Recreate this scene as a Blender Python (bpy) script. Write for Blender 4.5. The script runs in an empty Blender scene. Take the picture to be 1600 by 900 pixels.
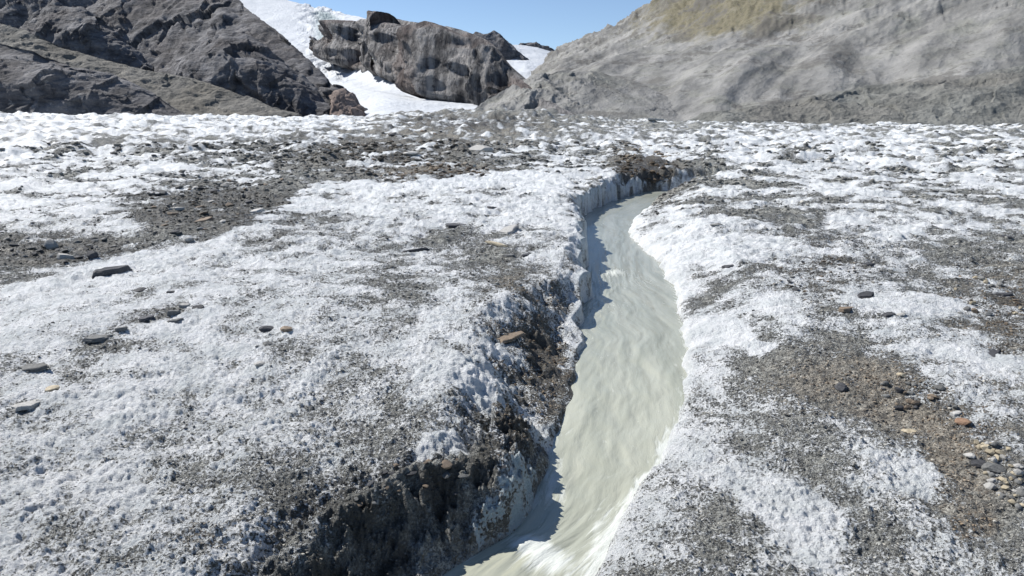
import bpy, math, random
import numpy as np
from mathutils import Vector

R = math.radians
sc = bpy.context.scene
COL = sc.collection

# ------------------------------------------------------------------ camera, sky, sun, exposure
F = 1066.0                       # focal length in pixels of a 1600 wide picture
CAM_Z = 3.0
HORIZON = 200.0
PITCH = math.atan((450.0 - HORIZON) / F)
cam_d = bpy.data.cameras.new('camera')
cam = bpy.data.objects.new('camera', cam_d)
COL.objects.link(cam)
cam.location = (0, 0, CAM_Z)
cam.rotation_euler = (R(90) - PITCH, 0, 0)
cam_d.sensor_width = 36
cam_d.lens = 36 * F / 1600
cam_d.clip_start = 0.1
cam_d.clip_end = 8000
sc.camera = cam

SUN_AZ = Vector((-0.87, 0.49, 0)).normalized()
SUN_EL = R(46)
world = bpy.data.worlds.new('World')
sc.world = world
world.use_nodes = True
wn = world.node_tree
bg = wn.nodes['Background']
sky = wn.nodes.new('ShaderNodeTexSky')
sky.sky_type = 'NISHITA'
sky.sun_disc = False
sky.sun_elevation = SUN_EL
sky.sun_rotation = math.atan2(SUN_AZ.x, SUN_AZ.y)
sky.altitude = 2500
sky.air_density = 1.0
sky.dust_density = 0.3
sky.ozone_density = 1.6
wn.links.new(sky.outputs['Color'], bg.inputs['Color'])
bg.inputs['Strength'].default_value = 0.092

sl = bpy.data.lights.new('sun', 'SUN')
sun = bpy.data.objects.new('sun', sl)
COL.objects.link(sun)
sl.energy = 4.7
sl.angle = R(0.5)
sl.color = (1.0, 0.965, 0.91)
sd = Vector((SUN_AZ.x * math.cos(SUN_EL), SUN_AZ.y * math.cos(SUN_EL), math.sin(SUN_EL)))
sun.rotation_euler = sd.to_track_quat('Z', 'Y').to_euler()

vs = sc.view_settings
vs.view_transform = 'Standard'
vs.look = 'None'
vs.exposure = 0.55
vs.gamma = 1.0
vs.use_curve_mapping = False

# ------------------------------------------------------------------ numpy helpers
rng = np.random.RandomState(7)
PERM = rng.permutation(4096).astype(np.int64)
G2 = rng.rand(4096) * 2 * np.pi
GX2, GY2 = np.cos(G2).astype(np.float32), np.sin(G2).astype(np.float32)
g3 = rng.normal(size=(4096, 3)); g3 /= np.linalg.norm(g3, axis=1)[:, None]
g3 = g3.astype(np.float32)

def perlin2(x, y, seed=0):
    xi = np.floor(x); yi = np.floor(y)
    fx = (x - xi).astype(np.float32); fy = (y - yi).astype(np.float32)
    xi = xi.astype(np.int64) + seed * 131; yi = yi.astype(np.int64)
    u = fx * fx * fx * (fx * (fx * 6 - 15) + 10); v = fy * fy * fy * (fy * (fy * 6 - 15) + 10)
    def g(ix, iy, dx, dy):
        h = PERM[(PERM[ix & 4095] + iy) & 4095]
        return GX2[h] * dx + GY2[h] * dy
    a = g(xi, yi, fx, fy); b = g(xi + 1, yi, fx - 1, fy)
    c = g(xi, yi + 1, fx, fy - 1); d = g(xi + 1, yi + 1, fx - 1, fy - 1)
    return ((a + (b - a) * u) * (1 - v) + (c + (d - c) * u) * v) * 1.5

def perlin3(x, y, z, seed=0):
    xi = np.floor(x); yi = np.floor(y); zi = np.floor(z)
    fx = (x - xi); fy = (y - yi); fz = (z - zi)
    xi = xi.astype(np.int64) + seed * 131; yi = yi.astype(np.int64); zi = zi.astype(np.int64)
    s = lambda t: t * t * t * (t * (t * 6 - 15) + 10)
    u, v, w = s(fx), s(fy), s(fz)
    out = 0
    for i in (0, 1):
        for j in (0, 1):
            for k in (0, 1):
                h = PERM[(PERM[(PERM[(xi + i) & 4095] + yi + j) & 4095] + zi + k) & 4095]
                g = g3[h]
                d = g[..., 0] * (fx - i) + g[..., 1] * (fy - j) + g[..., 2] * (fz - k)
                out = out + d * (u if i else 1 - u) * (v if j else 1 - v) * (w if k else 1 - w)
    return out * 1.6

def fbm2(x, y, octs=4, seed=0, gain=0.5):
    o = 0; a = 1.0
    for k in range(octs):
        o = o + a * perlin2(x * 2.03 ** k, y * 2.03 ** k, seed + k * 7)
        a *= gain
    return o

def fbm3(p, s, octs=4, seed=0, gain=0.5, ridged=False, st=(1, 1, 1)):
    o = 0; a = 1.0
    for k in range(octs):
        f = 2.03 ** k / s
        n = perlin3(p[..., 0] * f / st[0], p[..., 1] * f / st[1], p[..., 2] * f / st[2], seed + 7 * k)
        if ridged: n = 0.6 - 2 * np.abs(n)
        o = o + a * n
        a *= gain
    return o

def facet3(P, s, seed=0, st=(1, 1, 1)):
    """planar fracture facets: every jittered cell has a tilted plane of its own"""
    X, Y, Z = P[..., 0] / (s * st[0]), P[..., 1] / (s * st[1]), P[..., 2] / (s * st[2])
    xi, yi, zi = np.floor(X).astype(np.int64), np.floor(Y).astype(np.int64), np.floor(Z).astype(np.int64)
    best = np.full(X.shape, 1e9); val = np.zeros(X.shape)
    for i in (-1, 0, 1):
        for j in (-1, 0, 1):
            for k in (-1, 0, 1):
                h = PERM[(PERM[(PERM[(xi + i + seed * 17) & 4095] + yi + j) & 4095] + zi + k) & 4095]
                g = g3[h]; q = g3[PERM[h]]
                dx, dy, dz = X - (xi + i + .5 + .45 * g[..., 0]), Y - (yi + j + .5 + .45 * g[..., 1]), Z - (zi + k + .5 + .45 * g[..., 2])
                d = dx * dx + dy * dy + dz * dz
                m = d < best
                best = np.where(m, d, best)
                val = np.where(m, (dx * q[..., 0] + dy * q[..., 1] + dz * q[..., 2]) * 1.1 + q[..., 1] * .35, val)
    return val

def sstep(a, b, x):
    t = np.clip((x - a) / (b - a), 0, 1)
    return t * t * (3 - 2 * t)

CP, SP = math.cos(PITCH), math.sin(PITCH)
def ray(px, py):
    """direction through a photograph position, scaled so that horizontal depth (y) is 1"""
    u = (np.asarray(px, float) - 800) / F; v = (450 - np.asarray(py, float)) / F
    dx, dy, dz = u, CP + v * SP, -SP + v * CP
    return dx / dy, dz / dy
def proj(x, y, z):
    dz = z - CAM_Z
    d = y * CP - dz * SP
    up = y * SP + dz * CP
    d = np.maximum(d, 0.05)
    return 800 + F * x / d, 450 - F * up / d

def mesh_grid(name, P, closed_u=False):
    """P: (rows, cols, 3) -> mesh of quads"""
    n, m, _ = P.shape
    me = bpy.data.meshes.new(name)
    idx = np.arange(n * m).reshape(n, m)
    if closed_u:
        a = idx[:-1, :]; b = np.roll(idx, -1, axis=1)[:-1, :]; c = np.roll(idx, -1, axis=1)[1:, :]; d = idx[1:, :]
    else:
        a = idx[:-1, :-1]; b = idx[:-1, 1:]; c = idx[1:, 1:]; d = idx[1:, :-1]
    q = np.stack([a, b, c, d], -1).reshape(-1, 4).astype(np.int32)
    return fill_mesh(me, P.reshape(-1, 3), q)

def fill_mesh(me, V, q, smooth=True):
    me.vertices.add(len(V)); me.vertices.foreach_set('co', V.astype(np.float32).ravel())
    k = q.shape[1]
    me.loops.add(q.size); me.loops.foreach_set('vertex_index', q.astype(np.int32).ravel())
    me.polygons.add(len(q))
    me.polygons.foreach_set('loop_start', (np.arange(len(q)) * k).astype(np.int32))
    me.polygons.foreach_set('use_smooth', np.full(len(q), smooth))
    me.update(calc_edges=True)
    return me

def attr(me, name, val):
    a = me.attributes.new(name, 'FLOAT', 'POINT')
    a.data.foreach_set('value', np.asarray(val, np.float32).ravel())

def link(name, me, mat, parent=None, **props):
    o = bpy.data.objects.new(name, me)
    COL.objects.link(o)
    if mat: me.materials.append(mat)
    if parent: o.parent = parent
    for k, v in props.items(): o[k] = v
    return o

# ------------------------------------------------------------------ node helper
class NT:
    def __init__(s, name):
        s.m = bpy.data.materials.new(name); s.m.use_nodes = True
        s.t = s.m.node_tree; s.n = s.t.nodes
        s.b = s.n['Principled BSDF']
        s.tc = s.n.new('ShaderNodeTexCoord')
        s.co = s.tc.outputs['Object']
    def put(s, sock, v):
        if isinstance(v, bpy.types.NodeSocket): s.t.links.new(v, sock)
        elif v is not None:
            if sock.type == 'RGBA' and not hasattr(v, '__len__'): v = (v, v, v, 1)
            if sock.type == 'RGBA' and len(v) == 3: v = (*v, 1)
            sock.default_value = v
    def map(s, scale=(1, 1, 1), rot=(0, 0, 0), co=None):
        n = s.n.new('ShaderNodeMapping'); s.put(n.inputs['Vector'], co or s.co)
        n.inputs['Scale'].default_value = scale; n.inputs['Rotation'].default_value = rot
        return n.outputs[0]
    def noise(s, scale, detail=4, rough=0.55, co=None, dist=0):
        n = s.n.new('ShaderNodeTexNoise'); s.put(n.inputs['Vector'], co or s.co)
        n.inputs['Scale'].default_value = scale; n.inputs['Detail'].default_value = detail
        n.inputs['Roughness'].default_value = rough; n.inputs['Distortion'].default_value = dist
        return n.outputs['Fac']
    def voro(s, scale, co=None, out='Color', feat='F1'):
        n = s.n.new('ShaderNodeTexVoronoi'); s.put(n.inputs['Vector'], co or s.co)
        n.feature = feat
        n.inputs['Scale'].default_value = scale
        return n.outputs[out]
    def attr(s, name):
        n = s.n.new('ShaderNodeAttribute'); n.attribute_name = name
        return n.outputs['Fac']
    def math(s, op, a, b=None, c=None):
        n = s.n.new('ShaderNodeMath'); n.operation = op
        s.put(n.inputs[0], a); s.put(n.inputs[1], b); s.put(n.inputs[2], c)
        return n.outputs[0]
    def rng(s, v, a, b, c=0.0, d=1.0, smooth=True):
        n = s.n.new('ShaderNodeMapRange')
        if smooth: n.interpolation_type = 'SMOOTHSTEP'
        s.put(n.inputs[0], v)
        for i, k in enumerate((a, b, c, d)): s.put(n.inputs[i + 1], k)
        return n.outputs[0]
    def mix(s, f, a, b, mode='MIX'):
        n = s.n.new('ShaderNodeMix'); n.data_type = 'RGBA'; n.blend_type = mode
        s.put(n.inputs[0], f); s.put(n.inputs[6], a); s.put(n.inputs[7], b)
        return n.outputs[2]
    def bump(s, h, strength, dist, nrm=None):
        n = s.n.new('ShaderNodeBump'); s.put(n.inputs['Height'], h)
        n.inputs['Strength'].default_value = strength; n.inputs['Distance'].default_value = dist
        if nrm: s.put(n.inputs['Normal'], nrm)
        return n.outputs[0]
    def done(s, col, rough=0.8, nrm=None, spec=0.3):
        s.put(s.b.inputs['Base Color'], col); s.put(s.b.inputs['Roughness'], rough)
        if nrm: s.put(s.b.inputs['Normal'], nrm)
        s.b.inputs['Specular IOR Level'].default_value = spec
        return s.m

# ------------------------------------------------------------------ materials
def mat_ice_ground():
    s = NT('dirty_glacier_ice')
    dirt = s.attr('dirt'); brown = s.attr('brown'); wet = s.attr('wet'); blue = s.attr('blue')
    n1 = s.noise(9, 8, 0.72); n2 = s.noise(38, 5, 0.7); n3 = s.noise(2.2, 5, 0.6)
    lump = s.voro(26, out='Distance', co=s.co)
    f = s.math('MULTIPLY_ADD', s.math('SUBTRACT', n1, 0.5), 1.3, dirt)
    f = s.math('MULTIPLY_ADD', s.math('SUBTRACT', n2, 0.5), 2.3, f)
    tg = s.rng(f, 0.12, 0.50); t = s.rng(f, 0.36, 0.74)
    ice = s.mix(s.rng(n3, 0.35, 0.7), (0.80, 0.81, 0.815), (0.60, 0.63, 0.635))
    ice = s.mix(s.rng(n2, 0.52, 0.7), ice, (0.50, 0.54, 0.56))
    ice = s.mix(s.math('MULTIPLY', blue, 0.9), ice, (0.30, 0.42, 0.45))
    ice = s.mix(tg, ice, s.mix(n2, (0.40, 0.415, 0.41), (0.62, 0.635, 0.63)))
    peb = s.voro(34); peb2 = s.voro(75); peb3 = s.voro(9.5)
    sep3 = s.n.new('ShaderNodeSeparateColor'); s.put(sep3.inputs[0], peb3)
    sep = s.n.new('ShaderNodeSeparateColor'); s.put(sep.inputs[0], peb)
    sep2 = s.n.new('ShaderNodeSeparateColor'); s.put(sep2.inputs[0], peb2)
    grey = s.mix(n1, (0.27, 0.275, 0.255), (0.48, 0.485, 0.45))
    brn = s.mix(n1, (0.23, 0.205, 0.17), (0.42, 0.385, 0.32))
    bf = s.rng(s.math('ADD', s.math('SUBTRACT', n3, 0.5), brown), 0.15, 0.75)
    d = s.mix(bf, grey, brn)
    pv = s.math('ADD', s.math('MULTIPLY', sep.outputs[0], 0.7), s.math('MULTIPLY', sep2.outputs[1], 0.7))
    pv = s.math('ADD', pv, s.math('MULTIPLY', sep3.outputs[2], 0.55)); pv = s.math('ADD', pv, 0.12)
    pc = s.n.new('ShaderNodeCombineColor')
    for i in range(3): s.put(pc.inputs[i], pv)
    d = s.mix(0.8, d, pc.outputs[0], 'MULTIPLY')
    d = s.mix(wet, d, s.mix(1.0, d, (0.17, 0.165, 0.15), 'MULTIPLY'))  # wet debris tint; in the bank hollow it also paints in shade
    # dark cryoconite grains
    sp = s.math('GREATER_THAN', s.math('ADD', n2, s.math('MULTIPLY', dirt, 0.16)), 0.66)
    col = s.mix(t, ice, d)
    col = s.mix(s.math('MULTIPLY', sp, 0.75), col, (0.09, 0.085, 0.075))
    h = s.math('MULTIPLY_ADD', n2, 0.35, n1)
    h = s.math('MULTIPLY_ADD', t, -0.25, h)
    nb = s.bump(h, 1.0, 0.11)
    big = s.voro(9.5, out='Distance')
    nb = s.bump(s.math('MULTIPLY', big, t), 0.8, -0.06, nb)
    nb = s.bump(s.math('MULTIPLY', lump, s.math('ADD', t, 0.25)), 0.5, -0.02, nb)
    rough = s.rng(t, 0, 1, 0.55, 0.8)
    return s.done(col, s.math('MULTIPLY_ADD', wet, -0.25, rough), nb, 0.35)

def mat_water():
    s = NT('silty_meltwater')
    foam = s.attr('foam'); near = s.attr('near')
    fl = s.attr('flow_s'); ft = s.attr('flow_t')
    cx = s.n.new('ShaderNodeCombineXYZ'); s.put(cx.inputs[0], fl); s.put(cx.inputs[1], ft)
    v1 = s.noise(1.0, 5, 0.55, s.map((0.32, 2.4, 1), co=cx.outputs[0]), 0.8)
    v2 = s.noise(5.0, 4, 0.6, s.map((.55, 2.2, 1), co=cx.outputs[0]), 0.5)
    col = s.mix(s.rng(v1, 0.3, 0.7), (0.315, 0.325, 0.262), (0.395, 0.40, 0.325))
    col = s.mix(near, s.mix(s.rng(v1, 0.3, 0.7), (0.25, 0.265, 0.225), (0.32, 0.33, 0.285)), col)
    ff = s.math('ADD', foam, s.math('MULTIPLY', s.math('SUBTRACT', v2, 0.5), 2.0))
    ft_ = s.rng(ff, 0.34, 0.9)
    col = s.mix(ft_, col, (0.56, 0.58, 0.54))
    h = s.math('MULTIPLY_ADD', v2, 0.3, v1)
    fine = s.noise(22, 3, 0.6, s.map((1, 2, 1), co=cx.outputs[0]))
    h = s.math('MULTIPLY_ADD', fine, s.math('MULTIPLY_ADD', ft_, 0.25, 0.12), h)
    return s.done(col, s.math('MULTIPLY_ADD', ft_, 0.35, 0.25), s.bump(h, 0.35, 0.06), 0.5)

def mat_rock(name, dark, light, warm, scale, strata=(1, 1, 3), bump=1.0, rot=(0, 0, 0), lit_spots=0.0):
    s = NT(name)
    co = s.map(strata, rot)
    n1 = s.noise(1.0 / scale, 8, 0.65, co); n2 = s.noise(5.0 / scale, 6, 0.7); n3 = s.noise(0.25 / scale, 4, 0.5)
    col = s.mix(s.rng(n1, 0.3, 0.7), dark, light)
    col = s.mix(s.rng(n3, 0.45, 0.65, 0, 0.75), col, s.mix(n1, dark, warm))
    col = s.mix(s.rng(n2, 0.5, 0.75, 0, 0.6), col, tuple(c * 0.45 for c in dark))
    if lit_spots: col = s.mix(s.rng(n2, 0.30, 0.42, lit_spots, 0), col, (0.50, 0.49, 0.48))  # pale spots painted in as sunlit highlights
    h = s.math('MULTIPLY_ADD', n2, 0.35, n1)
    return s.done(col, 0.85, s.bump(h, 0.8 * bump, scale * 0.5), 0.2)

def mat_snow(name, base=(0.53, 0.555, 0.585), scale=10):
    s = NT(name)
    n1 = s.noise(1.0 / scale, 6, 0.6, s.map((1, 1, 2.5))); n2 = s.noise(4 / scale, 5, 0.6)
    grey = s.attr('grey')
    col = s.mix(s.rng(n1, 0.4, 0.75), base, (0.46, 0.49, 0.53))
    col = s.mix(s.rng(s.math('ADD', grey, s.math('MULTIPLY', n2, 0.6)), 0.6, 1.1), col, (0.24, 0.30, 0.32))
    return s.done(col, 0.7, s.bump(s.math('ADD', n1, n2), 0.5, scale * 0.25), 0.2)

def mat_stone(name, c1, c2, scale=20, rough=0.75):
    s = NT(name)
    oi = s.n.new('ShaderNodeObjectInfo')
    n1 = s.noise(scale, 5, 0.65, s.map((1, 1, 4))); n2 = s.noise(scale * 4, 4, 0.6)
    col = s.mix(s.rng(n1, 0.3, 0.7), c1, c2)
    v = s.rng(oi.outputs['Random'], 0, 1, 0.75, 1.25, False)
    cc = s.n.new('ShaderNodeCombineColor')
    for i in range(3): s.put(cc.inputs[i], v)
    col = s.mix(1.0, col, cc.outputs[0], 'MULTIPLY')
    col = s.mix(s.rng(n2, 0.55, 0.75, 0, 0.5), col, tuple(c * 0.4 for c in c1))
    return s.done(col, rough, s.bump(s.math('ADD', n1, n2), 0.6, 0.012), 0.3)

# ------------------------------------------------------------------ the stream's banks, traced at their own heights
def base_h(x, y):
    """broad glacier surface: rises away from the camera, lower on the right of the stream"""
    z = 0.034 * np.maximum(y - 5, -2)
    z = z - 0.22 * sstep(0.8, 2.5, x - 0.02 * y) * sstep(60, 10, y)
    a = x / np.maximum(y, 5)                       # azimuth
    far = np.interp(a, [-0.9, -0.5, -0.28, -0.1, -0.02, 0.1, 0.25, 0.5, 0.9],
                    [4.5, 4.4, 4.35, 4.5, 4.9, 4.0, 3.6, 3.1, 2.9])
    r = np.hypot(x, y)
    k = sstep(45, 110, r)
    z = z * (1 - k) + far * k
    z = z - sstep(112, 220, r) * 7.0
    return z

def water_z(y):
    return -0.66 + 0.015 * (y - 5)

def solve(px, py, f):
    """where the ray meets the level between the water (f=0) and the bank top (f=1)"""
    ax, az = ray(px, py)
    y = 10.0
    for _ in range(80):
        zt = (1 - f) * water_z(y) + f * float(base_h(np.float64(ax * y), np.float64(y)))
        y = 0.5 * y + 0.5 * (zt - CAM_Z) / az
    return ax * y, y

LPX = [(450, 1150, 0), (600, 975, 0), (684, 902, 0), (725, 877, 0), (766, 853, 0), (810, 830, 0), (838, 796, 0), (848, 750, 0),
       (858, 715, 0), (872, 684, 0), (886, 650, 0.05), (899, 615, 0.06), (906, 580, 0.08), (908, 545, 0.12), (908, 510, 0.25),
       (906, 475, 0.6), (915, 447, 0.85), (921, 418, 0.9), (917, 390, 0.8), (912, 362, 0.55), (905, 340, 0.05),
       (925, 330, 0), (950, 318, 0), (985, 305, 0), (1010, 300, 0), (1045, 297.5, 0), (1090, 296, 0), (1150, 296, 0)]
RPX = [(800, 1150), (870, 1010), (932, 902), (955, 850), (980, 802), (1005, 760), (1030, 725), (1048, 690), (1064, 652),
       (1070, 610), (1068, 560), (1065, 510), (1058, 470), (1045, 440), (1028, 412), (1000, 388), (984, 366), (990, 346),
       (1012, 328), (1032, 310), (1060, 303), (1100, 300.5), (1150, 300)]
LW = np.array([solve(a, b, f) for a, b, f in LPX])
RW = np.array([solve(a, b, 0) for a, b in RPX])

def densify(P, n):
    d = np.r_[0, np.cumsum(np.hypot(*np.diff(P, axis=0).T))]
    # smooth with a small window after resampling
    t = np.linspace(0, d[-1], n)
    Q = np.stack([np.interp(t, d, P[:, 0]), np.interp(t, d, P[:, 1])], 1)
    return Q
def wobble(P, amp, seed):
    t = np.r_[0, np.cumsum(np.hypot(*np.diff(P, axis=0).T))]
    tn = np.gradient(P, axis=0); tn /= np.linalg.norm(tn, axis=1)[:, None] + 1e-9
    nn = np.stack([-tn[:, 1], tn[:, 0]], 1)
    w = amp * (perlin2(t * 1.6, t * 0 + 3.3, seed) + 0.5 * perlin2(t * 4, t * 0 + 9.3, seed + 2) + 0.25 * perlin2(t * 10, t * 0 + 1.3, seed + 4))
    sc_ = np.clip(P[:, 1] / 12, 0.5, 1.5)
    return P + nn * (w * sc_)[:, None]
LD = wobble(densify(LW, 170), 0.14, 3)
RD = wobble(densify(RW, 170), 0.10, 11)

def seg_dist(x, y, P):
    """distance to polyline and the position (0..1) along it"""
    best = np.full(x.shape, 1e9); tt = np.zeros(x.shape)
    n = len(P) - 1
    for i in range(n):
        ax, ay = P[i]; bx, by = P[i + 1]
        ex, ey = bx - ax, by - ay
        l2 = ex * ex + ey * ey + 1e-12
        t = np.clip(((x - ax) * ex + (y - ay) * ey) / l2, 0, 1)
        d = (x - ax - t * ex) ** 2 + (y - ay - t * ey) ** 2
        m = d < best
        best = np.where(m, d, best); tt = np.where(m, (i + t) / n, tt)
    return np.sqrt(best), tt
def inside(x, y, poly):
    c = np.zeros(x.shape, bool)
    n = len(poly)
    for i in range(n):
        x1, y1 = poly[i]; x2, y2 = poly[(i + 1) % n]
        if y1 == y2: continue
        cond = ((y1 > y) != (y2 > y))
        c ^= cond & (x < (x2 - x1) * (y - y1) / (y2 - y1) + x1)
    return c
POLY = np.vstack([LD, RD[::-1]])

# position of the left bank's own points along its length, for its changing steepness
LT = np.array([np.argmin(np.hypot(LD[:, 0] - a, LD[:, 1] - b)) / (len(LD) - 1) for a, b in LW])
def L_at(idx_vals, t):
    k = [float(np.interp(i, range(len(LT)), LT)) for i, _ in idx_vals]; v = [q for _, q in idx_vals]
    return np.interp(t, k, v)

DIRT = """
00000000000346677766554333221222
12233334455555665432222111111222
22112334545464553211652431222222
12124776544111111111113442223345
55554433222334433100002223334445
32111112222233332333333445445555
11112322222332234554333325542456
22443222344322223775543366643346
43333223434433111576553567775334
43333333444444332684533466887745
33333444454444421574433444455765
33334444455689999885333245532796
33334445567899999983336224554876
23344445688999998833556422433567
23555566778888877753365443556545
""".strip().split('\n')
DG = np.array([[int(c) for c in r] for r in DIRT], float) / 9.0
DAMP = [(330, 325, 140, 34, 1.0), (90, 392, 150, 24, 1.0), (560, 235, 170, 30, .55), (820, 560, 60, 90, .6), (790, 660, 60, 60, .7), (740, 190, 130, 12, .6),
        (700, 275, 80, 10, .5), (1008, 268, 45, 22, 1.2), (200, 520, 120, 25, .35), (560, 800, 160, 60, .6), (1290, 420, 70, 40, .35), (1560, 480, 60, 40, .3), (250, 226, 200, 8, .4)]
BROWN = [(700, 200, 260, 40, .55), (820, 520, 90, 110, 1), (820, 640, 70, 90, .7), (1340, 600, 200, 70, .7), (1500, 720, 110, 130, .7),
         (560, 255, 130, 40, .35), (330, 330, 120, 40, .1), (1280, 420, 120, 60, .6), (1560, 480, 90, 80, .8), (1010, 265, 60, 40, 1),
         (330, 830, 80, 40, .6), (1520, 822, 26, 16, 1.6), (1500, 650, 30, 20, 1.3), (700, 272, 90, 16, 1), (250, 480, 200, 40, .3)]
# ridges of clean ice and bands of debris, as strokes: points, half-width, change of dirt
STROKES = [
    ([(20, 460), (120, 430), (210, 400), (330, 385), (400, 345), (480, 310), (620, 292), (760, 285), (880, 285)], 14, -.5),
    ([(1112, 494), (1145, 508), (1182, 532)], 8, -1.5),
    ([(0, 430), (120, 410), (200, 385), (300, 365), (420, 318), (470, 290)], 10, .35),
    ([(0, 378), (90, 388), (210, 375)], 11, .3),
    ([(150, 540), (210, 505), (290, 480)], 10, .3), ([(40, 640), (100, 590), (160, 545)], 12, .2),
    ([(480, 330), (600, 320), (700, 325), (860, 330)], 10, -.2),
    ([(690, 365), (760, 395), (810, 440), (850, 490)], 20, .25),
    ([(650, 600), (700, 570), (745, 590)], 26, -.35), ([(670, 690), (700, 670), (715, 680)], 13, -.8),
    ([(450, 620), (520, 540), (600, 530), (680, 520)], 26, -.15),
    ([(1010, 395), (1060, 380), (1130, 375)], 24, -.45),
    ([(1050, 435), (1110, 418), (1170, 400)], 6, -.2), ([(1080, 455), (1140, 430), (1200, 405)], 8, .35),
    ([(1110, 490), (1200, 470), (1240, 500)], 22, -.3), ([(1330, 475), (1420, 470), (1500, 480)], 13, -.5),
    ([(1410, 550), (1500, 555), (1600, 575)], 16, -.45), ([(1090, 545), (1130, 540)], 20, -.4),
    ([(1150, 540), (1250, 580), (1350, 610), (1440, 670), (1500, 740), (1560, 800)], 30, .45),
    ([(1440, 620), (1520, 625)], 12, -.25),
    ([(1090, 700), (1180, 740), (1230, 790), (1330, 860)], 34, -.3), ([(1340, 690), (1400, 730), (1480, 770)], 26, -.35),
    ([(1000, 700), (1000, 800), (980, 900)], 30, .15), ([(1180, 690), (1280, 720), (1300, 790), (1400, 850)], 24, .3),
    ([(840, 620), (860, 610), (880, 640)], 14, -.35), ([(770, 460), (830, 462)], 14, -.45), ([(880, 530), (890, 480), (900, 420)], 9, -.3),
    ([(600, 435), (660, 460), (640, 490)], 22, .25), ([(430, 855), (500, 790), (620, 745), (760, 715)], 12, .3),
    ([(1090, 330), (1180, 335), (1290, 345)], 7, .3), ([(1110, 282), (1180, 286)], 7, .45), ([(1060, 250), (1110, 250)], 4, .5),
    ([(975, 252), (1010, 262), (1035, 285)], 14, 1.0), ([(1050, 252), (1085, 250), (1125, 249)], 4, .8), ([(1000, 195), (1200, 196), (1600, 204)], 3, .35), ([(640, 268), (760, 262)], 7, .45), ([(1420, 190), (1600, 200)], 2, .3),
    ([(770, 400), (815, 450), (840, 520), (800, 600), (820, 680)], 34, .28), ([(220, 320), (330, 315), (450, 290)], 16, .35), ([(0, 400), (90, 396), (210, 375), (260, 350)], 12, .35), ([(470, 250), (560, 225), (650, 215)], 14, .25),
    ([(100, 225), (240, 222), (360, 228), (460, 225)], 4, .35), ([(180, 320), (260, 335), (380, 310), (450, 275)], 9, .25),
    ([(420, 250), (620, 285)], 8, .2), ([(560, 292), (720, 286), (860, 270)], 7, -.5),
]
def dirt_map(px, py):
    gx = np.clip((px - 25) / 50, 0, 30.999); gy = np.clip((py - 187) / 50, 0, 13.999)
    gy = np.where(py < 225, np.clip((py - 181) / 44, 0, 1), gy + 0.0)
    ix = gx.astype(int); iy = gy.astype(int); fx = gx - ix; fy = gy - iy
    fx = fx * fx * (3 - 2 * fx); fy = fy * fy * (3 - 2 * fy)
    iy1 = np.minimum(iy + 1, 14); ix1 = np.minimum(ix + 1, 31)
    return (DG[iy, ix] * (1 - fx) + DG[iy, ix1] * fx) * (1 - fy) + (DG[iy1, ix] * (1 - fx) + DG[iy1, ix1] * fx) * fy

def stroke_map(px, py):
    out = np.zeros(px.shape)
    for pts, w, v in STROKES:
        P = np.array(pts, float)
        asp = 1.6 if P[:, 1].mean() < 420 else 1.0
        x0, x1 = P[:, 0].min() - 3 * w, P[:, 0].max() + 3 * w; y0, y1 = P[:, 1].min() - 3 * w, P[:, 1].max() + 3 * w
        m = (px > x0) & (px < x1) & (py > y0) & (py < y1)
        if not m.any(): continue
        d, _ = seg_dist(px[m], py[m], P)
        out[m] += v * np.exp(-(d / w) ** 2 * 0.8)
    return out

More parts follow.
